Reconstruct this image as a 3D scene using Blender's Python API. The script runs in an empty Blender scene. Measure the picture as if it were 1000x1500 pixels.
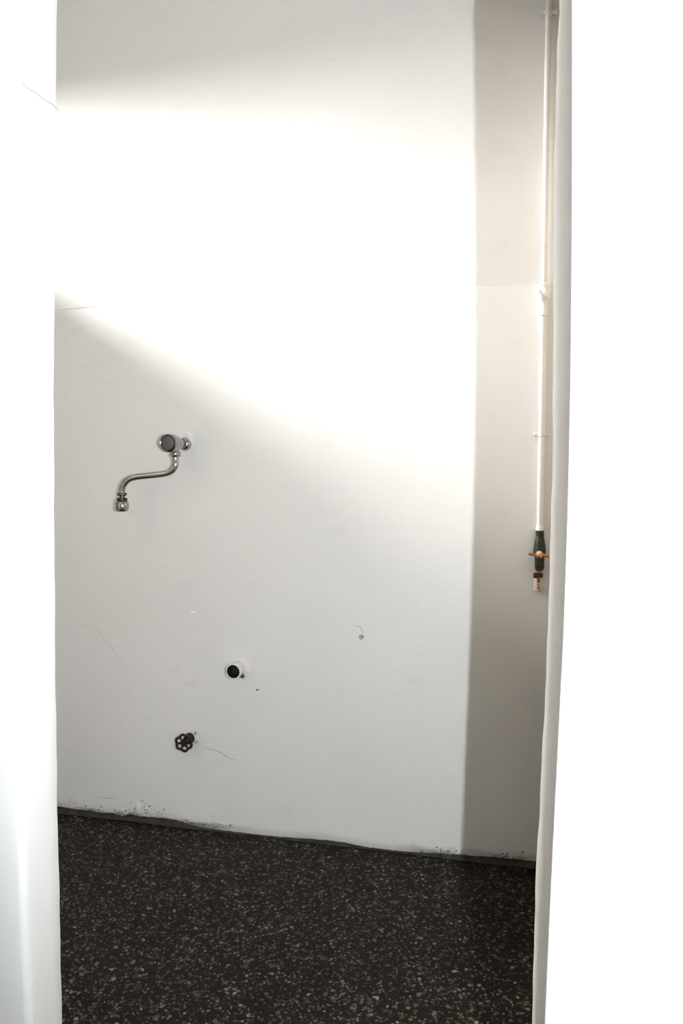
import bpy, bmesh, math, random
from mathutils import Vector, Matrix

random.seed(7)
S = bpy.context.scene
C = S.collection
RAD = math.radians

# ------------------------------------------------------------------ camera
F = 1100.0                       # focal length in pixels of the 1000x1500 frame
EYE = Vector((0.0, -2.34, 1.255))  # back wall is the plane Y = 0, floor Z = 0
YAW, PITCH = 13.0, 3.64
cam_d = bpy.data.cameras.new('camera')
cam_d.sensor_fit = 'VERTICAL'; cam_d.sensor_height = 36.0
cam_d.lens = F / 1500.0 * 36.0
cam_d.clip_start = 0.02
cam = bpy.data.objects.new('camera', cam_d); C.objects.link(cam)
cam.location = EYE
cam.rotation_euler = (RAD(90 - PITCH), 0, RAD(YAW))
S.camera = cam

# ------------------------------------------------------------------ light
w = bpy.data.worlds.new('sky'); S.world = w; w.use_nodes = True
bgn = w.node_tree.nodes['Background']
bgn.inputs[0].default_value = (1.0, 0.98, 0.96, 1); bgn.inputs[1].default_value = 0.5

def vec(az, el):     # direction of travel: az in plan from +X towards +Y, el downwards
    return Vector((math.cos(RAD(az)) * math.cos(RAD(el)), math.sin(RAD(az)) * math.cos(RAD(el)), -math.sin(RAD(el))))
sd = bpy.data.lights.new('hazy_sun', 'SUN')      # low hazy sun through the high window on the left
sd.energy = 30.0; sd.angle = RAD(38); sd.color = (1.0, 0.985, 0.955)
sun = bpy.data.objects.new('hazy_sun', sd); C.objects.link(sun)
sun.location = (-4, -1, 4)
sun.rotation_euler = vec(13.0, 16.5).to_track_quat('-Z', 'Y').to_euler()

fd = bpy.data.lights.new('camera_flash', 'SPOT')  # flash held beside the camera
fd.energy = 114.0; fd.shadow_soft_size = 0.005; fd.spot_size = RAD(140); fd.spot_blend = 0.68
fd.color = (0.92, 0.97, 1.0)
flash = bpy.data.objects.new('camera_flash', fd); C.objects.link(flash)
flash.location = EYE + Vector((math.cos(RAD(YAW)), math.sin(RAD(YAW)), 0)) * 0.171
flash.rotation_euler = (RAD(96), 0, RAD(YAW - 13))

S.view_settings.view_transform = 'Standard'; S.view_settings.look = 'None'
S.view_settings.exposure = 0.0; S.view_settings.gamma = 1.0
S.view_settings.use_curve_mapping = False

# ------------------------------------------------------------------ helpers
_R = cam.rotation_euler.to_matrix()
def ray(px, py):
    return (_R @ Vector(((px - 500) / F, (750 - py) / F, -1.0)))
def on_wall(px, py, p=0.0):          # point seen at a pixel, p metres in front of the back wall
    d = ray(px, py); t = (-p - EYE.y) / d.y
    return EYE + d * t
def on_floor(px, py):
    d = ray(px, py); return EYE + d * (-EYE.z / d.z)
DOOR = 5.0                            # the doorway wall is not parallel to the back wall
DN = Vector((-math.sin(RAD(DOOR)), math.cos(RAD(DOOR)), 0)); DT = Vector((math.cos(RAD(DOOR)), math.sin(RAD(DOOR)), 0))
def dpt(s, d, z):                     # s along the doorway wall, d ahead of the camera
    p = EYE + DT * s + DN * d; return Vector((p.x, p.y, z))
def on_door(px, py, d):
    r = ray(px, py); t = d / r.dot(DN); p = EYE + r * t
    return ((p - EYE).dot(DT), p.z)

def obj(name, bm, mat, parent=None, smooth=True, label=None, cat=None, group=None, kind=None):
    me = bpy.data.meshes.new(name); bm.normal_update(); bm.to_mesh(me); bm.free()
    if mat: me.materials.append(mat)
    if smooth:
        me.polygons.foreach_set('use_smooth', [True] * len(me.polygons))
        try: me.set_sharp_from_angle(angle=RAD(38))
        except Exception: pass
    o = bpy.data.objects.new(name, me); C.objects.link(o)
    if parent: o.parent = parent; o.matrix_parent_inverse = parent.matrix_basis.inverted()
    for k, v in (('label', label), ('category', cat), ('group', group), ('kind', kind)):
        if v: o[k] = v
    return o
def empty(name, loc, label, cat, group=None):
    o = bpy.data.objects.new(name, None); C.objects.link(o); o.location = loc
    o.empty_display_size = 0.03
    o['label'] = label; o['category'] = cat
    if group: o['group'] = group
    return o

def box(bm, a, b):
    x0, y0, z0 = a; x1, y1, z1 = b
    v = [bm.verts.new(c) for c in ((x0,y0,z0),(x1,y0,z0),(x1,y1,z0),(x0,y1,z0),(x0,y0,z1),(x1,y0,z1),(x1,y1,z1),(x0,y1,z1))]
    for f in ((0,3,2,1),(4,5,6,7),(0,1,5,4),(1,2,6,5),(2,3,7,6),(3,0,4,7)): bm.faces.new([v[i] for i in f])
def prism(bm, plan, z0, z1):
    n = len(plan)
    a = [bm.verts.new((p[0], p[1], z0)) for p in plan]; b = [bm.verts.new((p[0], p[1], z1)) for p in plan]
    bm.faces.new(a[::-1]); bm.faces.new(b)
    for i in range(n): bm.faces.new((a[i], a[(i+1)%n], b[(i+1)%n], b[i]))
def frame_for(d):
    d = d.normalized(); up = Vector((0,0,1)) if abs(d.z) < 0.95 else Vector((0,1,0))
    u = d.cross(up).normalized(); v = u.cross(d).normalized(); return u, v
def lathe(bm, base, axis, prof, n=28, cap0=True, cap1=True, sides=None):
    """prof: list of (distance along axis, radius)"""
    axis = axis.normalized(); u, v = frame_for(axis); rings = []
    for h, r in prof:
        rings.append([bm.verts.new(base + axis*h + (u*math.cos(2*math.pi*i/n) + v*math.sin(2*math.pi*i/n))*r) for i in range(n)])
    for a, b in zip(rings, rings[1:]):
        for i in range(n): bm.faces.new((a[i], a[(i+1)%n], b[(i+1)%n], b[i]))
    if cap0: bm.faces.new(rings[0][::-1])
    if cap1: bm.faces.new(rings[-1])
def catmull(pts, sub=8, closed=False):
    out = []; n = len(pts)
    rng = range(n) if closed else range(n-1)
    for i in rng:
        if closed: p0, p1, p2, p3 = pts[(i-1)%n], pts[i], pts[(i+1)%n], pts[(i+2)%n]
        else: p0, p1, p2, p3 = pts[max(i-1,0)], pts[i], pts[i+1], pts[min(i+2,n-1)]
        for k in range(sub):
            t = k/sub
            out.append(0.5*((2*p1)+(p2-p0)*t+(2*p0-5*p1+4*p2-p3)*t*t+(3*p1-p0-3*p2+p3)*t*t*t))
    if not closed: out.append(pts[-1].copy())
    return out
def tube(bm, pts, r, n=14, closed=False):
    N = len(pts); rings = []
    t0 = (pts[1]-pts[0]).normalized(); u, v = frame_for(t0)
    for i, p in enumerate(pts):
        if closed: t = (pts[(i+1)%N]-pts[(i-1)%N]).normalized()
        else: t = (pts[min(i+1,N-1)]-pts[max(i-1,0)]).normalized()
        u = (u - t*u.dot(t)).normalized(); v = t.cross(u)
        rr = r[i] if isinstance(r, (list, tuple)) else r
        rings.append([bm.verts.new(p + (u*math.cos(2*math.pi*k/n)+v*math.sin(2*math.pi*k/n))*rr) for k in range(n)])
    pairs = list(zip(rings, rings[1:])) + ([(rings[-1], rings[0])] if closed else [])
    for a, b in pairs:
        for k in range(n): bm.faces.new((a[k], a[(k+1)%n], b[(k+1)%n], b[k]))
    if not closed: bm.faces.new(rings[0][::-1]); bm.faces.new(rings[-1])

# ------------------------------------------------------------------ materials
class NT:
    def __init__(s, name):
        s.m = bpy.data.materials.new(name); s.m.use_nodes = True; s.t = s.m.node_tree
        s.b = s.t.nodes['Principled BSDF']
    def n(s, kind, **kw):
        nd = s.t.nodes.new(kind)
        for k, v in kw.items():
            if k in nd.inputs: nd.inputs[k].default_value = v
            else: setattr(nd, k, v)
        return nd
    def l(s, a, b): s.t.links.new(a, b)
    def math(s, op, a, b=None, clamp=False):
        nd = s.t.nodes.new('ShaderNodeMath'); nd.operation = op; nd.use_clamp = clamp
        for i, x in enumerate((a, b)):
            if x is None: continue
            if isinstance(x, (int, float)): nd.inputs[i].default_value = x
            else: s.l(x, nd.inputs[i])
        return nd.outputs[0]
    def ramp(s, x, stops):
        nd = s.t.nodes.new('ShaderNodeValToRGB'); el = nd.color_ramp.elements
        while len(el) < len(stops): el.new(0.5)
        for e, (p, c) in zip(el, stops): e.position = p; e.color = (c, c, c, 1) if isinstance(c, float) else (*c, 1)
        s.l(x, nd.inputs[0]); return nd.outputs[0]
    def mix(s, f, a, b):
        nd = s.t.nodes.new('ShaderNodeMix'); nd.data_type = 'RGBA'
        if isinstance(f, float): nd.inputs[0].default_value = f
        else: s.l(f, nd.inputs[0])
        for i, x in ((6, a), (7, b)):
            if isinstance(x, tuple): nd.inputs[i].default_value = (*x, 1)
            else: s.l(x, nd.inputs[i])
        return nd.outputs[2]

def plain(name, col, rough=0.5, metal=0.0, noise=0.0, nscale=60.0, bump=0.0):
    k = NT(name); k.b.inputs['Roughness'].default_value = rough; k.b.inputs['Metallic'].default_value = metal
    k.b.inputs['Base Color'].default_value = (*col, 1)
    if noise or bump:
        tc = k.n('ShaderNodeTexCoord'); nz = k.n('ShaderNodeTexNoise', Scale=nscale, Detail=5.0); k.l(tc.outputs['Object'], nz.inputs['Vector'])
        f = k.ramp(nz.outputs['Fac'], [(0.3, 0.0), (0.7, 1.0)])
        k.l(k.mix(f, tuple(c*(1-noise) for c in col), tuple(min(1, c*(1+noise)) for c in col)), k.b.inputs['Base Color'])
        if bump:
            bp = k.n('ShaderNodeBump', Strength=bump, Distance=0.002); k.l(nz.outputs['Fac'], bp.inputs['Height']); k.l(bp.outputs[0], k.b.inputs['Normal'])
    return k.m

def plaster(name, col, grime=False, bump=0.22):
    k = NT(name); b = k.b
    g = k.n('ShaderNodeNewGeometry'); P = g.outputs['Position']
    n1 = k.n('ShaderNodeTexNoise', Scale=2.2, Detail=6.0, Roughness=0.6); k.l(P, n1.inputs['Vector'])
    n2 = k.n('ShaderNodeTexNoise', Scale=38.0, Detail=5.0, Roughness=0.65); k.l(P, n2.inputs['Vector'])
    f = k.ramp(n1.outputs['Fac'], [(0.3, 0.0), (0.7, 1.0)])
    c = k.mix(f, tuple(x*0.955 for x in col), col)
    if grime:
        sx = k.n('ShaderNodeSeparateXYZ'); k.l(P, sx.inputs[0])
        mp = k.n('ShaderNodeMapping'); mp.inputs['Scale'].default_value = (9, 9, 34); k.l(P, mp.inputs['Vector'])
        n3 = k.n('ShaderNodeTexNoise', Scale=1.0, Detail=6.0, Roughness=0.7); k.l(mp.outputs[0], n3.inputs['Vector'])
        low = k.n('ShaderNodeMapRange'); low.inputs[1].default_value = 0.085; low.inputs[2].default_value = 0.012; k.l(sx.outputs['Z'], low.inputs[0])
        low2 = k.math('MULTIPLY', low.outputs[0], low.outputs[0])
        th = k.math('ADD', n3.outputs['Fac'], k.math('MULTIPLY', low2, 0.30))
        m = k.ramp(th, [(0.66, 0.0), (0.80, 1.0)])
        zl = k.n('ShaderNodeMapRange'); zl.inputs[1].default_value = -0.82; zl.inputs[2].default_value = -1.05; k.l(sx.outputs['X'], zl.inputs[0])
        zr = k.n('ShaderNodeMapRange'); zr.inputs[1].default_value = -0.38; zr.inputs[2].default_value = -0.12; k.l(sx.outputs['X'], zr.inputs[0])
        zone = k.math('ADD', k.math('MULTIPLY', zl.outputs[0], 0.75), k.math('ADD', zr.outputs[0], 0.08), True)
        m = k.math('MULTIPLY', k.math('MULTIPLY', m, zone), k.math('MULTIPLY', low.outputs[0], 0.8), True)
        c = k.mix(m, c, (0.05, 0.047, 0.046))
        # faint scuffs higher up
        mp4 = k.n('ShaderNodeMapping'); mp4.inputs['Scale'].default_value = (2.6, 2.6, 5.5); k.l(P, mp4.inputs['Vector'])
        n4 = k.n('ShaderNodeTexNoise', Scale=3.0, Detail=7.0, Roughness=0.7, Distortion=0.6); k.l(mp4.outputs[0], n4.inputs['Vector'])
        c = k.mix(k.math('MULTIPLY', k.ramp(n4.outputs['Fac'], [(0.58, 0.0), (0.75, 1.0)]), 0.16), c, (0.45, 0.46, 0.47))
    k.l(c, b.inputs['Base Color'])
    b.inputs['Roughness'].default_value = 0.62
    h = k.math('ADD', k.math('MULTIPLY', n1.outputs['Fac'], 6.0), k.math('MULTIPLY', n2.outputs['Fac'], 0.55))
    bp = k.n('ShaderNodeBump', Strength=bump, Distance=0.004); k.l(h, bp.inputs['Height']); k.l(bp.outputs[0], b.inputs['Normal'])
    return k.m

M_WALL = plaster('white_painted_plaster_alcove', (0.80, 0.795, 0.785), True)
M_HALL = plaster('white_painted_plaster_hall', (0.91, 0.90, 0.885), bump=0.05)
M_SIDE = plaster('cream_bounce_plaster', (0.50, 0.445, 0.37))  # unseen side walls, cream chosen to warm and dim the bounced light
M_CRACK = plain('crack_line', (0.30, 0.285, 0.27), 0.9)
M_HAIR = plain('hairline_crack', (0.52, 0.50, 0.48), 0.9)
M_CHIPDARK = plain('bare_mortar', (0.10, 0.093, 0.085), 0.95, noise=0.4)
M_CHIPGREY = plain('bare_cement_grey', (0.42, 0.40, 0.385), 0.95, noise=0.25, nscale=300)
M_WHITE = plain('fresh_white_filler', (0.86, 0.85, 0.83), 0.7, noise=0.04, bump=0.5)
M_SKIRT = plain('dark_cement_skirting', (0.035, 0.030, 0.026), 0.85, noise=0.5, nscale=25, bump=0.5)
M_CHROME = plain('chrome', (0.40, 0.395, 0.39), 0.17, 1.0)
M_KNOBCAP = plain('grey_knob_cap', (0.10, 0.098, 0.095), 0.4, 0.2)
M_RUBBER_BORE = plain('black_rubber_and_bore', (0.010, 0.010, 0.010), 0.45)  # rubber parts, and the painted-in dark inside the drain stub
M_DARKCHROME = plain('dull_chrome', (0.13, 0.127, 0.122), 0.3, 1.0)
M_IRON = plain('dark_painted_iron', (0.016, 0.013, 0.011), 0.5, 0.3, noise=0.3)
M_IRON2 = plain('rusty_iron', (0.020, 0.015, 0.011), 0.7, 0.2, noise=0.5, nscale=120)
M_PIPE = plain('white_painted_pipe', (0.80, 0.78, 0.755), 0.42, noise=0.04, nscale=40, bump=0.2)
M_VALVE = plain('dark_tarnished_brass', (0.045, 0.043, 0.030), 0.45, 0.5, noise=0.6, nscale=150)
M_BRASS = plain('orange_brass', (0.62, 0.25, 0.07), 0.3, 0.85, noise=0.3, nscale=130)
M_GLINT = plain('pale_painted_glint', (0.80, 0.66, 0.48), 0.3, 0.2)  # pale colour of the painted highlight on the cock spindle
M_HOSE = plain('pale_tan_hose', (0.60, 0.49, 0.43), 0.55, noise=0.1)
M_RED = plain('red_print', (0.42, 0.08, 0.06), 0.6)
M_STEEL = plain('hose_clip_steel', (0.075, 0.062, 0.05), 0.35, 0.9)

def terrazzo():
    k = NT('dark_terrazzo_matrix'); b = k.b
    g = k.n('ShaderNodeNewGeometry'); P = g.outputs['Position']
    v = k.n('ShaderNodeTexVoronoi', Scale=230.0); k.l(P, v.inputs['Vector'])
    sp = k.n('ShaderNodeSeparateColor'); k.l(v.outputs['Color'], sp.inputs[0])
    spot = k.ramp(v.outputs['Distance'], [(0.22, 1.0), (0.42, 0.0)])
    lvl = k.ramp(sp.outputs[0], [(0.35, 0.0), (0.9, 0.55), (1.0, 1.0)])
    n = k.n('ShaderNodeTexNoise', Scale=3.5, Detail=5.0); k.l(P, n.inputs['Vector'])
    base = k.mix(n.outputs['Fac'], (0.006, 0.005, 0.004), (0.013, 0.011, 0.0085))
    fl = k.math('MULTIPLY', spot, lvl)
    c = k.mix(fl, base, (0.075, 0.058, 0.038))
    k.l(c, b.inputs['Base Color']); b.inputs['Roughness'].default_value = 0.55
    b.inputs['Specular IOR Level'].default_value = 0.12
    n2 = k.n('ShaderNodeTexNoise', Scale=160.0, Detail=3.0); k.l(P, n2.inputs['Vector'])
    bp = k.n('ShaderNodeBump', Strength=0.25, Distance=0.002); k.l(n2.outputs['Fac'], bp.inputs['Height']); k.l(bp.outputs[0], b.inputs['Normal'])
    return k.m
M_FLOOR = terrazzo()
def chipmat():
    k = NT('terrazzo_stone_chips'); a = k.n('ShaderNodeAttribute'); a.attribute_name = 'tint'
    g = k.n('ShaderNodeNewGeometry'); n = k.n('ShaderNodeTexNoise', Scale=220.0, Detail=4.0); k.l(g.outputs['Position'], n.inputs['Vector'])
    mm = k.n('ShaderNodeVectorMath'); mm.operation = 'SCALE'; k.l(a.outputs['Color'], mm.inputs[0])
    k.l(k.math('ADD', k.math('MULTIPLY', n.outputs['Fac'], 0.9), 0.55), mm.inputs['Scale'])
    k.l(mm.outputs[0], k.b.inputs['Base Color']); k.b.inputs['Roughness'].default_value = 0.5
    k.b.inputs['Specular IOR Level'].default_value = 0.3
    return k.m
M_CHIPS = chipmat()

# ------------------------------------------------------------------ setting
H = 3.0
XL, XR = -1.80, 0.15                # side walls of the alcove
# doorway edges, read as slightly wavy plaster arrises: (pixel x, pixel y)
DNEAR, DFL, DFR = 0.88, 0.965, 1.28
e_ln = [on_door(x, y, DNEAR) for x, y in ((27,-400),(27,0),(28,150),(30,500),(31,900),(33,1200),(38,1380),(44,1500),(60,1900))]
e_lf = [on_door(x, y, DFL) for x, y in ((86,-400),(85,0),(83.5,60),(84,110),(83,145),(85.5,165),(84,230),(82,320),(81,420),(80,600),(81,800),(82,960),(84,1100),(85,1180),(86.5,1240),(89,1350),(92,1500),(98,1900))]
e_rn = [on_door(x, y, DNEAR) for x, y in ((839,-400),(838,0),(838,300),(836,550),(832,740),(826,920),(820,1040),(813,1180),(807,1300),(798,1500),(784,1900))]
e_rf = [on_door(x, y, DFR) for x, y in ((821,-400),(819,0),(819,46),(816,54),(814,120),(812.5,215),(811,230),(810,380),(809,680),(807,740),(802,920),(797,1040),(793,1110),(789,1200),(785,1260),(781,1400),(779,1500),(768,1900))]
def edge(tab, z):
    t = sorted(tab, key=lambda q: q[1])
    if z <= t[0][1]: return t[0][0]
    for (s0, z0), (s1, z1) in zip(t, t[1:]):
        if z <= z1: return s0 + (s1-s0)*(z-z0)/max(1e-9, z1-z0)
    return t[-1][0]
ZTOP = 2.55     # underside of the lintel, above the frame
HL, HR, HB = -1.25, 1.05, -1.6       # hall extents in doorway-wall coordinates
def door_side(name, near, far, dn, df, souter, sgn):
    """sgn: direction from the jamb into the wall"""
    zs = [i*ZTOP/150 for i in range(151)]
    bm = bmesh.new(); rows = []
    for z in zs:
        sn, sf = edge(near, z), edge(far, z)
        rr = 0.010 if sgn < 0 else 0.005
        jit = 0.0003*math.sin(z*31)+0.0003*math.sin(z*77+1)
        cols = [(souter, dn), (sn+sgn*0.10, dn), (sn+sgn*0.03, dn), (sn+sgn*rr, dn), (sn+sgn*rr*0.62, dn+rr*0.076), (sn+sgn*rr*0.293, dn+rr*0.293), (sn+sgn*rr*0.076, dn+rr*0.62), (sn, dn+rr)]
        for q in (0.33, 0.66): cols.append((sn+(sf-sn)*q, dn+(df-dn)*q))
        cols += [(sf+jit, df-0.0025), (sf+sgn*0.0008+jit, df-0.0008), (sf+sgn*0.003+jit, df), (sf+sgn*0.05, df), (souter, df)]
        rows.append([bm.verts.new(dpt(s, d, z)) for s, d in cols])
    n = len(rows[0])
    for a, b in zip(rows, rows[1:]):
        for i in range(n):
            q = (a[i], a[(i+1)%n], b[(i+1)%n], b[i])
            bm.faces.new(q if sgn < 0 else q[::-1])
    bm.faces.new(rows[0][::-1] if sgn < 0 else rows[0]); bm.faces.new(rows[-1] if sgn < 0 else rows[-1][::-1])
    bmesh.ops.recalc_face_normals(bm, faces=bm.faces)
    return obj(name, bm, M_HALL, kind='structure', label=None)
wfl = door_side('wall_front_left', e_ln, e_lf, DNEAR, DFL, HL, -1)
wfr = door_side('wall_front_right', e_rn, e_rf, DNEAR, DFR, HR, 1)
bm = bmesh.new()
prism(bm, [dpt(HL, DNEAR, 0), dpt(HR, DNEAR, 0), dpt(HR, DFL, 0), dpt(HL, DFL, 0)], ZTOP, H)
obj('wall_front_lintel', bm, M_HALL, kind='structure', smooth=False)
# floor, ceiling
bm = bmesh.new(); box(bm, (-2.6, -4.6, -0.08), (1.6, 0.12, 0.0)); floor = obj('floor', bm, M_FLOOR, smooth=False, kind='structure')
bm = bmesh.new(); box(bm, (-2.6, -4.6, H), (1.6, 0.25, H+0.1)); obj('ceiling', bm, M_HALL, smooth=False, kind='structure')
# hall behind the camera
def slab(name, s0, d0, s1, d1):
    bm = bmesh.new(); prism(bm, [dpt(s0, d0, 0), dpt(s1, d0, 0), dpt(s1, d1, 0), dpt(s0, d1, 0)], 0, H)
    bmesh.ops.recalc_face_normals(bm, faces=bm.faces)
    return obj(name, bm, M_HALL, smooth=False, kind='structure')
slab('wall_hall_left', HL-0.1, HB-0.1, HL, DFL); slab('wall_hall_right', HR, HB-0.1, HR+0.1, DFR); slab('wall_hall_back', HL, HB-0.1, HR, HB)
# right wall of the alcove
yr = dpt(edge(e_rf, 1.2)+0.05, DFR, 0).y
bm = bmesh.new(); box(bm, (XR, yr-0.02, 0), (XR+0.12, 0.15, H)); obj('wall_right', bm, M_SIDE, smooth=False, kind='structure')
# left wall of the alcove with the high window next to the back wall
WZ0, WZ1, WY0, WY1 = 1.965, 2.56, -0.70, -0.03
TX = 0.16; yl = dpt(HL-0.1, DFL, 0).y - 0.06
bm = bmesh.new()
box(bm, (XL-TX, yl, 0), (XL, 0.15, WZ0)); box(bm, (XL-TX, yl, WZ1), (XL, 0.15, H))
box(bm, (XL-TX, yl, WZ0), (XL, WY0, WZ1)); box(bm, (XL-TX, WY1, WZ0), (XL, 0.15, WZ1))
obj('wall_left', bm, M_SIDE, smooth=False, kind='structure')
bm = bmesh.new(); fw = 0.022; x0, x1 = XL-TX+0.015, XL-TX+0.05
box(bm, (x0, WY0, WZ0), (x1, WY1, WZ0+fw)); box(bm, (x0, WY0, WZ1-fw), (x1, WY1, WZ1))
box(bm, (x0, WY0, WZ0+fw), (x1, WY0+fw, WZ1-fw)); box(bm, (x0, WY1-fw, WZ0+fw), (x1, WY1, WZ1-fw))
obj('window_1', bm, M_PIPE, smooth=False, kind='structure')

# back wall: lower plaster coat with a ragged foot and a thin step at its top edge
ZSTEP = 1.788
foot_px = [(40,1176),(85,1182),(110,1186),(130,1188),(150,1191),(165,1192),(178,1196),(190,1193),(205,1197),(222,1197),(240,1199),(262,1203),(280,1209),(300,1214),(318,1219),(335,1222),(360,1224),(390,1227),(410,1227.5),(430,1228),(455,1229.5),(480,1231.5),(505,1235),(522,1239),(538,1243),(550,1246),(575,1248.5),(605,1249),(635,1250),(660,1252),(690,1254),(720,1256),(750,1259),(780,1262),(830,1268)]
foot = []
for x, y in foot_px:
    p = on_wall(x, y, 0.0); foot.append((p.x, max(0.001, p.z)))
def foot_z(x):
    if x <= foot[0][0]: return foot[0][1]
    for (a, za), (b, zb) in zip(foot, foot[1:]):
        if x <= b: return za + (zb-za)*(x-a)/(b-a)
    return foot[-1][1]
bm = bmesh.new(); NX = 420; cols = []
for i in range(NX+1):
    x = XL + (XR-XL)*i/NX
    zf = max(0.0008, foot_z(x) + random.uniform(-1, 1)*0.0012)
    zt = ZSTEP + 0.0012*math.sin(x*9) + 0.0008*math.sin(x*41)
    prof = [(0.012, zf+0.001), (0.003, zf), (0.0, zf+0.004), (0.0, zf+0.03), (0.0, 0.3), (0.0, 0.9), (0.0, zt-0.004), (0.0010, zt-0.001), (0.006, zt+0.0005)]
    cols.append([bm.verts.new((x, y, z)) for y, z in prof])
for a, b in zip(cols, cols[1:]):
    for j in range(len(a)-1): bm.faces.new((a[j], b[j], b[j+1], a[j+1]))
wall_back = obj('wall_back', bm, M_WALL, kind='structure')
bm = bmesh.new(); box(bm, (XL, 0.0028, ZSTEP-0.03), (XR, 0.15, H)); box(bm, (XL, 0.02, 0), (XR, 0.15, ZSTEP-0.03))
obj('plaster_upper_coat', bm, M_WALL, wall_back, smooth=False)
bm = bmesh.new(); NXs = 120; cols = []
for i in range(NXs+1):
    x = XL + (XR-XL)*i/NXs; t = 0.004*math.sin(x*13)+0.002*math.sin(x*37+1)
    cols.append([bm.verts.new((x, y, z)) for y, z in ((-0.006+t*0.4, 0.0004), (0.002+t*0.3, 0.006), (0.0085, 0.014), (0.0105, 0.05), (0.019, 0.05))])
for a, b in zip(cols, cols[1:]):
    for j in range(4): bm.faces.new((a[j], b[j], b[j+1], a[j+1]))
obj('baseboard_back', bm, M_SKIRT, kind='structure')

# terrazzo chips: stuff
def chips():
    vs, fs, cs = [], [], []
    pal = [(0.17,0.135,0.095),(0.20,0.170,0.130),(0.13,0.105,0.072),(0.22,0.195,0.155),(0.15,0.100,0.072),(0.10,0.080,0.056),(0.12,0.110,0.065)]
    x0, x1, y0, y1 = -1.75, 0.10, -1.34, -0.012
    n = 27000
    for i in range(n+14000):
        x, y = (random.uniform(x0, x1), random.uniform(y0, y1)) if i < n else (random.uniform(-1.2, 0.9), random.uniform(-2.3, y0))
        r = random.choice((0.0018, 0.0024, 0.003, 0.003, 0.0036, 0.0036, 0.0045, 0.0056))*random.uniform(0.8, 1.2)
        el = random.uniform(0.45, 1.0); a0 = random.uniform(0, 6.28); k = random.choice((5, 6, 7))
        ca, sa = math.cos(a0), math.sin(a0); b = len(vs)
        for j in range(k):
            t = 2*math.pi*j/k + random.uniform(-0.3, 0.3); q = r*random.uniform(0.75, 1.2)
            u, v = q*math.cos(t), q*math.sin(t)*el
            vs.append((x+u*ca-v*sa, y+u*sa+v*ca, 0.0003+(i % 50)*0.000004))
        fs.append(tuple(range(b, b+k)))
        c = random.choice(pal); m = random.choice((0.15, 0.2, 0.26, 0.33, 0.42, 0.55, 0.75, 1.15))
        cs.append((min(1, c[0]*m), min(1, c[1]*m), min(1, c[2]*m), 1.0))
    me = bpy.data.meshes.new('terrazzo_chips'); me.from_pydata(vs, [], fs)
    at = me.color_attributes.new('tint', 'FLOAT_COLOR', 'CORNER')
    flat = []
    for f, c in zip(fs, cs): flat += list(c)*len(f)
    at.data.foreach_set('color', flat)
    me.materials.append(M_CHIPS); o = bpy.data.objects.new('terrazzo_chips', me); C.objects.link(o)
    o.parent = floor; o['kind'] = 'stuff'
chips()

# ------------------------------------------------------------------ wall wear
def ribbon(name, px, width, mat, parent=wall_back, p=0.0004):
    pts = catmull([on_wall(x, y, p) for x, y in px], 5)
    bm = bmesh.new(); prev = None; N = len(pts)
    for i, q in enumerate(pts):
        t = (pts[min(i+1,N-1)]-pts[max(i-1,0)]).normalized(); s = Vector((-t.z, 0, t.x))
        wd = width*(0.25+0.75*math.sin(math.pi*min(1, max(0, (i+0.6)/(N+0.2)))))*random.uniform(0.7, 1.2)*0.5
        cur = (bm.verts.new(q+s*wd), bm.verts.new(q-s*wd))
        if prev: bm.faces.new((prev[0], prev[1], cur[1], cur[0]))
        prev = cur
    return obj(name, bm, mat, parent)
ribbon('crack', [(299,1096),(309,1097.5),(318,1100),(327,1105),(334,1109.5),(340,1112.5),(346,1113.5)], 0.0021, M_CRACK)
ribbon('crack', [(93,872),(99,878),(103,885)], 0.003, M_WHITE)
ribbon('crack', [(104,911),(112,915),(124,916.5),(138,918.5),(148,930),(158,943),(168,956),(176,967),(185,977)], 0.0013, M_HAIR)
ribbon('crack', [(85,454),(100,452.5),(120,451),(142,449)], 0.003, M_HAIR, p=0.0009)
ribbon('crack', [(518,916.5),(523,917.5),(527,918.5),(529.5,922),(531,926),(530.5,929)], 0.003, M_HAIR)
ribbon('crack', [(145,1168),(160,1169.5),(172,1170.5)], 0.0016, M_CRACK)
ribbon('crack', [(100,1179),(103,1172),(107,1166)], 0.0022, M_HAIR)
def flake(name, px, py, rx, ry, mat, p=0.0005, dome=0.0, n=18, jit=0.25, parent=wall_back):
    c = on_wall(px, py, p); bm = bmesh.new()
    rings = []; st = [(1.0, 0.0), (0.7, 0.6), (0.35, 0.92)]
    rad = [1+random.uniform(-jit, jit) for _ in range(n)]
    for f, h in st:
        rings.append([bm.verts.new(c+Vector((math.cos(2*math.pi*k/n)*rx*f*rad[k], -dome*h, math.sin(2*math.pi*k/n)*ry*f*rad[k]))) for k in range(n)])
    top = bm.verts.new(c+Vector((0, -dome, 0)))
    for a, b in zip(rings, rings[1:]):
        for k in range(n): bm.faces.new((a[k], a[(k+1)%n], b[(k+1)%n], b[k]))
    for k in range(n): bm.faces.new((rings[-1][k], rings[-1][(k+1)%n], top))
    return obj(name, bm, mat, parent)
flake('plaster_chip', 529, 933.5, 0.0085, 0.0088, M_CHIPGREY)
flake('plaster_chip', 531, 932.5, 0.0042, 0.0050, M_CHIPDARK, p=0.0009, jit=0.35).data.materials[0] = plain('cement_dark_grey', (0.24,0.23,0.22), 0.9)  # darker grey middle of the chipped spot
flake('plaster_patch', 377.5, 1011, 0.0105, 0.0105, M_WHITE, p=-0.0002, dome=0.0012)
flake('screw_hole', 376.5, 1010.5, 0.0038, 0.0034, M_CHIPDARK, p=0.0014)
flake('screw_hole', 379.2, 1010.2, 0.0018, 0.0045, M_CHIPGREY, p=0.0012)
flake('plaster_patch', 355, 979, 0.030, 0.036, M_WALL, p=-0.0004, dome=0.004, n=30, jit=0.10)
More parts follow.
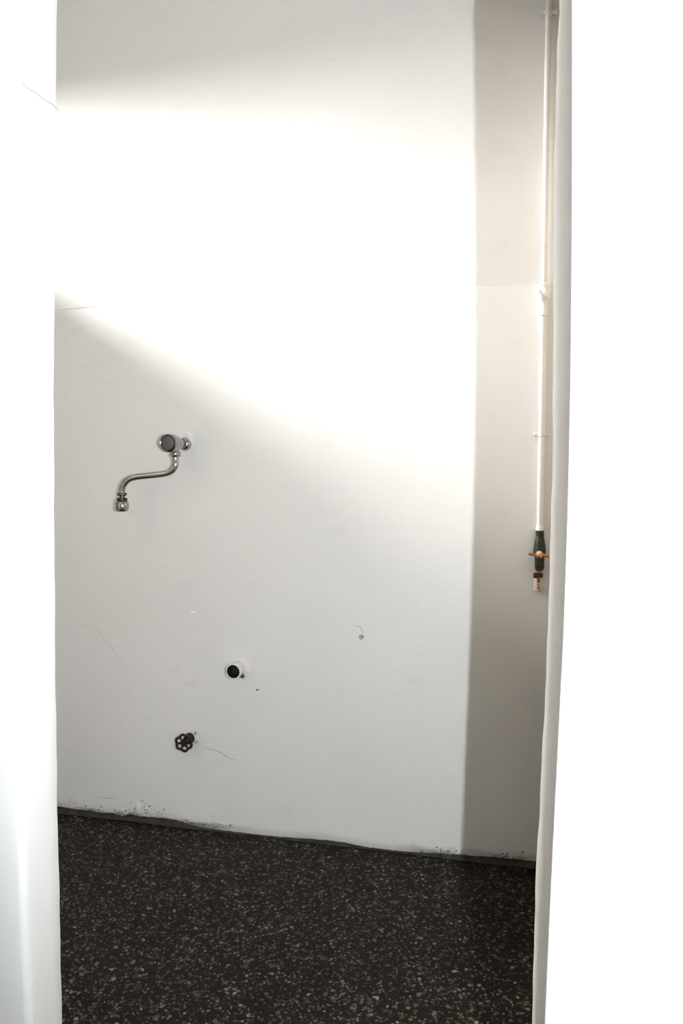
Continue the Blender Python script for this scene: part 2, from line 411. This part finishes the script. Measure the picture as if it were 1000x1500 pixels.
flake('plaster_patch', 356, 976, 0.013, 0.018, M_WALL, p=0.0022, dome=0.002, n=26, jit=0.10)
flake('plaster_chip', 354.0, 990.5, 0.0085, 0.0080, M_CHIPDARK, p=0.0055, jit=0.45)
flake('plaster_patch', 277, 641, 0.017, 0.019, M_WALL, p=-0.0004, dome=0.006, jit=0.25)
flake('plaster_patch', 283.5, 626, 0.006, 0.004, M_WHITE, p=-0.0002, dome=0.0018)
flake('plaster_patch', 289, 660.5, 0.008, 0.0045, M_WHITE, p=-0.0002, dome=0.0018)
flake('plaster_patch', 282, 897, 0.012, 0.005, M_WHITE, p=-0.0002, dome=0.0016)
flake('plaster_patch', 284, 1082, 0.020, 0.022, M_WALL, p=-0.0004, dome=0.003)
flake('plaster_patch', 202, 1182, 0.016, 0.022, M_WALL, p=-0.0004, dome=0.003)
flake('plaster_chip', 285.5, 1074, 0.0045, 0.006, M_CRACK, p=0.004, jit=0.5)
flake('plaster_chip', 288, 1087, 0.007, 0.004, M_HAIR, p=0.0034, jit=0.5)
def specks():       # flaked paint along the foot of the wall
    bm = bmesh.new()
    spots = [(195,1189,50,5,90),(205,1180,14,8,40),(290,1207,40,6,60),(130,1180,40,5,12),(330,1216,30,5,22),(640,1247,50,4,30),(740,1254,40,5,60),(560,1244,60,4,14)]
    for cx, cy, sx, sy, n in spots:
        for _ in range(n):
            x, y = random.gauss(cx, sx*0.5), random.gauss(cy, sy*0.55)
            if not 60 < x < 790: continue
            c = on_wall(x, y, 0.0006)
            if c.z < foot_z(c.x)+0.003: continue
            r = random.choice((0.0008, 0.001, 0.0014, 0.002, 0.0036)); k = 6; el = random.uniform(0.35, 1); a = random.uniform(0, 3.1)
            vv = []
            for j in range(k):
                t = 2*math.pi*j/k; u, v = r*random.uniform(0.6, 1.3)*math.cos(t), r*el*random.uniform(0.6, 1.3)*math.sin(t)
                vv.append(bm.verts.new(c+Vector((u*math.cos(a)-v*math.sin(a), random.uniform(-0.0002, 0), u*math.sin(a)+v*math.cos(a)))))
            bm.faces.new(vv)
    obj('flaked_paint_specks', bm, M_CHIPDARK, wall_back, smooth=False, kind='stuff')
specks()
# crack in the left jamb where the reveal has split
s0, z0 = on_door(27, 119, DNEAR); s1, z1 = on_door(84, 161, DFL)
bm = bmesh.new(); prev = None
for i in range(13):
    t = i/12; z = z0+(z1-z0)*t + random.uniform(-1, 1)*0.0015; sn, sf = edge(e_ln, z), edge(e_lf, z)
    q = dpt(sn+(sf-sn)*t+0.0006+(0.0006 if t < 0.15 or t > 0.85 else 0), DNEAR+0.005+(DFL-DNEAR-0.006)*t, z); wd = 0.0011
    cur = (bm.verts.new(q+Vector((0,0,wd))), bm.verts.new(q-Vector((0,0,wd))))
    if prev: bm.faces.new((prev[0], cur[0], cur[1], prev[1]))
    prev = cur
obj('crack', bm, plain('jamb_crack', (0.52, 0.51, 0.50), 0.9), wfl)

# ------------------------------------------------------------------ wall tap
OUT = Vector((0, -1, 0))
def faucet():
    base = on_wall(271.0, 650.5, 0.0)
    t = empty('wall_faucet', base, 'chrome wall tap with round grey-capped knob and swan-curved swivel spout', 'faucet')
    bm = bmesh.new(); lathe(bm, base+Vector((0,0.002,0)), OUT, [(0,0.0225),(0.004,0.0228),(0.010,0.0205),(0.016,0.0155),(0.018,0.012)], 32)
    obj('wall_flange', bm, M_CHROME, t)
    bm = bmesh.new(); lathe(bm, base, OUT, [(0.012,0.0125),(0.026,0.0125),(0.028,0.0185),(0.031,0.0195),(0.043,0.0195),(0.046,0.018),(0.050,0.014)], 6)
    obj('connector_nut', bm, M_DARKCHROME, t)
    bm = bmesh.new(); lathe(bm, base, OUT, [(0.046,0.013),(0.050,0.0195),(0.056,0.0215),(0.070,0.0225),(0.086,0.0225),(0.094,0.0215),(0.099,0.0205)], 36)
    body = obj('body', bm, M_CHROME, t)
    bm = bmesh.new(); lathe(bm, base, OUT, [(0.098,0.021),(0.100,0.0282),(0.104,0.0300),(0.122,0.0300),(0.127,0.0290),(0.129,0.0262),(0.1275,0.0240)], 40)
    kn = obj('knob', bm, M_CHROME, t)
    bm = bmesh.new(); lathe(bm, base, OUT, [(0.1272,0.0252),(0.1295,0.0240)], 40)
    obj('knob_ring', bm, M_RUBBER_BORE, kn)
    bm = bmesh.new(); lathe(bm, base, OUT, [(0.128,0.0214),(0.131,0.0208),(0.1325,0.018),(0.1332,0.009),(0.1334,0.001)], 36)
    obj('knob_cap', bm, M_KNOBCAP, kn)
    # outlet socket and spout
    p0 = base + OUT*0.074
    dn = Vector((0,0,-1))
    bm = bmesh.new(); lathe(bm, p0+dn*0.016, dn, [(0,0.0125),(0.010,0.0125),(0.012,0.0165),(0.015,0.0172),(0.0235,0.0172),(0.026,0.0155),(0.029,0.0105)], 28)
    obj('outlet_nut', bm, M_CHROME, t)
    P = lambda x, y, p: on_wall(x, y, p)
    q0 = p0 + dn*0.030
    pts = [q0, q0+dn*0.022, P(257.0,681.5,0.0755), P(252.5,689,0.077), P(244,693.2,0.080), P(232,695.2,0.084), P(214,697.2,0.090), P(199,699,0.095), P(188.5,702.5,0.0985), P(181.5,710,0.1005), P(178.8,718,0.1012)]
    pts.append(Vector((pts[-1].x-0.0006, pts[-1].y, pts[-1].z-0.014)))
    bm = bmesh.new(); tube(bm, catmull(pts, 7), 0.0102, 18)
    sp = obj('spout', bm, M_CHROME, t)
    e = pts[-1]
    bm = bmesh.new(); lathe(bm, e+Vector((0,0,0.006)), dn, [(0,0.0105),(0.001,0.0142),(0.003,0.0156),(0.008,0.0156),(0.0105,0.013),(0.012,0.0078),(0.020,0.0078)], 28)
    obj('collar', bm, M_DARKCHROME, sp)
    bm = bmesh.new(); lathe(bm, e+dn*0.0110, dn, [(0,0.0135),(0.001,0.0162),(0.0065,0.0165),(0.010,0.0172),(0.012,0.016)], 28)
    obj('rubber_washer', bm, M_RUBBER_BORE, sp)
    bm = bmesh.new(); lathe(bm, e+dn*0.0222, dn, [(0,0.0155),(0.003,0.0196),(0.009,0.0218),(0.019,0.0218),(0.027,0.0205),(0.0325,0.0178),(0.034,0.0140),(0.031,0.0125)], 32)
    obj('aerator', bm, M_CHROME, sp)
faucet()

# ------------------------------------------------------------------ drain stub
def drain():
    c = on_wall(341.3, 984, 0.052); base = Vector((c.x, 0, c.z))
    t = empty('drain_pipe', base, 'short open drain pipe stub with black hollow mouth in back wall', 'pipe')
    bm = bmesh.new()
    lathe(bm, base+Vector((0,0.01,0)), OUT, [(0,0.0245),(0.040,0.0245),(0.044,0.0262),(0.060,0.0268),(0.0625,0.0258),(0.0625,0.0226),(0.058,0.0215),(0.012,0.0214)], 40, cap1=False)
    obj('pipe', bm, M_PIPE, t)
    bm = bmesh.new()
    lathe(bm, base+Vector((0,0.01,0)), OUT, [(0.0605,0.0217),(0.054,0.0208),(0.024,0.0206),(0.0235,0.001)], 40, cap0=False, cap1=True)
    obj('bore_dark', bm, M_RUBBER_BORE, t)  # black sleeve paints in the dark of the hollow bore
drain()

# ------------------------------------------------------------------ handwheel valve
def handwheel():
    c = on_wall(269.3, 1088.3, 0.048); base = Vector((c.x, 0, c.z))
    t = empty('shutoff_valve', base, 'small dark iron handwheel valve low on back wall', 'valve')
    bm = bmesh.new(); lathe(bm, base+Vector((0,0.006,0)), OUT, [(0,0.019),(0.010,0.019),(0.012,0.016),(0.030,0.0155),(0.034,0.013),(0.040,0.010)], 12)
    obj('bonnet', bm, M_IRON2, t)
    bm = bmesh.new(); lathe(bm, base, OUT, [(0.034,0.0055),(0.054,0.0055),(0.056,0.004)], 14)
    obj('stem', bm, M_IRON2, t)
    ax = Vector((0.10, -1, 0.02)).normalized(); u, v = frame_for(ax)
    pts = []
    off = RAD(22)
    for k in range(72):
        a = 2*math.pi*k/72; r = 0.0262 + 0.0021*math.cos(6*a)
        pts.append(c + u*math.cos(a+off)*r + v*math.sin(a+off)*r)
    bm = bmesh.new(); tube(bm, pts, 0.0044, 10, closed=True)
    wh = obj('handwheel', bm, M_IRON, t)
    for k in range(6):
        a = off + math.pi/6 + k*math.pi/3; d = u*math.cos(a)+v*math.sin(a)
        bm = bmesh.new(); tube(bm, [c+d*0.006-ax*0.001, c+d*0.015, c+d*0.0245], [0.0046, 0.0036, 0.0040], 8)
        obj('spoke', bm, M_IRON, wh)
    bm = bmesh.new(); lathe(bm, c-ax*0.007, ax, [(0,0.0105),(0.002,0.0120),(0.009,0.0120),(0.011,0.010)], 20); obj('hub', bm, M_IRON, wh)
    bm = bmesh.new(); lathe(bm, c+ax*0.003, ax, [(0,0.006),(0.005,0.006),(0.006,0.005)], 6); obj('hub_nut', bm, M_IRON2, wh)
handwheel()

# ------------------------------------------------------------------ gas pipe and cock in the right corner
PIPEP = 0.0108
a = on_wall(795.0, 425, PIPEP); b = on_wall(792.0, 776, PIPEP)
PX = (a.x+b.x)/2
def Z(py): return on_wall(794, py, PIPEP).z
def gaspipe():
    top = Vector((PX, -PIPEP, H)); zb = Z(776)
    t = empty('gas_pipe', Vector((PX, -PIPEP, zb)), 'thin white painted vertical pipe clipped in the right corner', 'pipe')
    dn = Vector((0,0,-1))
    zf = Z(424)
    bm = bmesh.new(); lathe(bm, Vector((PX,-PIPEP,H-0.001)), dn, [(0,0.0088),(H-zf,0.0088)], 18); obj('upper_pipe', bm, M_PIPE, t)
    bm = bmesh.new(); lathe(bm, Vector((PX,-PIPEP,zf+0.01)), dn, [(0,0.0096),(zf+0.01-zb,0.0096)], 18); obj('lower_pipe', bm, M_PIPE, t)
    bm = bmesh.new(); lathe(bm, Vector((PX,-PIPEP,Z(415))), dn, [(0,0.010),(0.003,0.0165),(0.012,0.0175),(0.024,0.0175),(0.027,0.0150),(0.034,0.0165),(0.046,0.0160),(0.052,0.0125),(0.062,0.0125),(0.084,0.0125),(0.086,0.0138),(0.094,0.0138),(0.097,0.010)], 20)
    obj('union_coupling', bm, M_PIPE, t)
    # lump of plaster holding the coupling to the wall
    bm = bmesh.new(); bmesh.ops.create_icosphere(bm, subdivisions=3, radius=1.0)
    zc = (Z(418)+Z(440))/2
    for vv in bm.verts:
        k = 1+0.12*math.sin(vv.co.x*7+vv.co.z*5)+0.08*math.sin(vv.co.z*11+vv.co.y*6)
        vv.co = Vector((PX-0.001+vv.co.x*0.021*k, -0.012+vv.co.y*0.020*k, zc+vv.co.z*0.030*k))
    obj('plaster_lump', bm, M_WALL, t)
    for py in (20, 637):
        z = Z(py)
        bm = bmesh.new()
        lathe(bm, Vector((PX,-PIPEP,z+0.0055)), dn, [(0,0.0096),(0.001,0.0122),(0.010,0.0122),(0.011,0.0096)], 18)
        cl = obj('pipe_clip', bm, M_PIPE, t)
        for s in (-1, 1):
            bm = bmesh.new(); q = Vector((PX+s*0.011, -PIPEP, z))
            lathe(bm, q, Vector((s,0,0)), [(0,0.0042),(0.007,0.0042),(0.008,0.0058),(0.0115,0.0058),(0.0125,0.004)], 10)
            obj('clip_ear', bm, M_PIPE, cl)
        bm = bmesh.new(); lathe(bm, Vector((PX, 0.002, z)), OUT, [(0,0.006),(PIPEP-0.008,0.006)], 10); obj('wall_peg', bm, M_PIPE, cl)
gaspipe()
def gascock():
    z0 = Z(776); dn = Vector((0,0,-1)); ax = Vector((PX, -PIPEP, z0))
    t = empty('gas_cock', Vector((PX, -PIPEP, Z(866))), 'tarnished dark gas cock with orange brass lever at pipe foot', 'valve')
    L = lambda py: z0 - Z(py)
    bm = bmesh.new(); lathe(bm, ax+Vector((0,0,0.014)), dn, [(0,0.0098),(0.008,0.0125),(0.016,0.0130),(0.0165,0.009)], 18); obj('paint_sleeve', bm, M_PIPE, t)
    bm = bmesh.new(); lathe(bm, ax, dn, [(0,0.0108),(0.001,0.0122),(L(786),0.0122),(L(787),0.010)], 6); obj('hex_collar', bm, M_VALVE, t)
    bm = bmesh.new(); lathe(bm, ax, dn, [(L(785.5),0.0110),(L(788),0.0128),(L(804),0.0182),(L(812),0.0182),(L(815),0.0150),(L(820),0.0140),(L(832),0.0140),(L(836),0.0105)], 20); obj('body', bm, M_VALVE, t)
    bm = bmesh.new(); lathe(bm, ax, dn, [(L(835),0.0085),(L(839.5),0.0085)], 14); obj('hose_barb', bm, M_BRASS, t)
    bm = bmesh.new(); lathe(bm, ax+Vector((-0.003,0,0)), dn, [(L(839),0.011),(L(840),0.0142),(L(845.5),0.0142),(L(846.5),0.011)], 18)
    hc = obj('hose_clip', bm, M_STEEL, t)
    bm = bmesh.new(); box(bm, (PX-0.017, -PIPEP-0.019, Z(846)), (PX-0.006, -PIPEP-0.012, Z(839.5))); obj('clip_screw', bm, M_STEEL, hc, smooth=False)
    # spindle and lever, pointing into the room
    zl = Z(811); q = Vector((PX-0.002, -PIPEP-0.014, zl))
    bm = bmesh.new(); lathe(bm, q, OUT, [(0,0.0115),(0.010,0.0108),(0.020,0.0100),(0.030,0.0105),(0.036,0.0088),(0.039,0.004)], 20); sp = obj('spindle', bm, M_BRASS, t)
    bm = bmesh.new(); lathe(bm, q+Vector((0,0,0.005)), OUT, [(0.034,0.0085),(0.040,0.0078),(0.043,0.004),(0.0435,0.001)], 18); obj('spindle_glint', bm, M_GLINT, sp)  # pale disc added as a painted highlight on the spindle end
    q2 = q + OUT*0.026
    bm = bmesh.new()
    pts = [q2+Vector((-0.031,0.000,0.004)), q2+Vector((-0.020,0,0.001)), q2+Vector((-0.008,0,0.0)), q2+Vector((0.008,0,0.0)), q2+Vector((0.018,0,-0.0015)), q2+Vector((0.027,0,-0.003))]
    tube(bm, catmull(pts, 4), [0.0042]*5+[0.0038]*4+[0.006]*6+[0.0045]*6, 10); obj('lever', bm, M_BRASS, t)
    # hose stub with red print
    h0 = Vector((PX-0.003, -PIPEP, Z(845))); hd = Vector((-0.03, -0.02, -1)).normalized(); ln = Z(845)-Z(866)
    bm = bmesh.new(); lathe(bm, h0, hd, [(0,0.0122),(ln-0.001,0.0122),(ln,0.0114),(ln-0.003,0.0080),(ln-0.02,0.0078)], 22); hs = obj('hose_stub', bm, M_HOSE, t)
    u, v = frame_for(hd)
    for d0, d1 in ((0.004, 0.017), (0.022, 0.026), (0.030, 0.035)):
        bm = bmesh.new(); prev = None
        for k in range(5):
            ang = RAD(-10+k*9); nrm = (Vector((math.sin(ang), -math.cos(ang), 0)) - hd*Vector((math.sin(ang), -math.cos(ang), 0)).dot(hd)).normalized()
            cur = (bm.verts.new(h0+hd*d0+nrm*0.0125), bm.verts.new(h0+hd*d1+nrm*0.0125))
            if prev: bm.faces.new((prev[0], prev[1], cur[1], cur[0]))
            prev = cur
        obj('red_print', bm, M_RED, hs)
gascock()
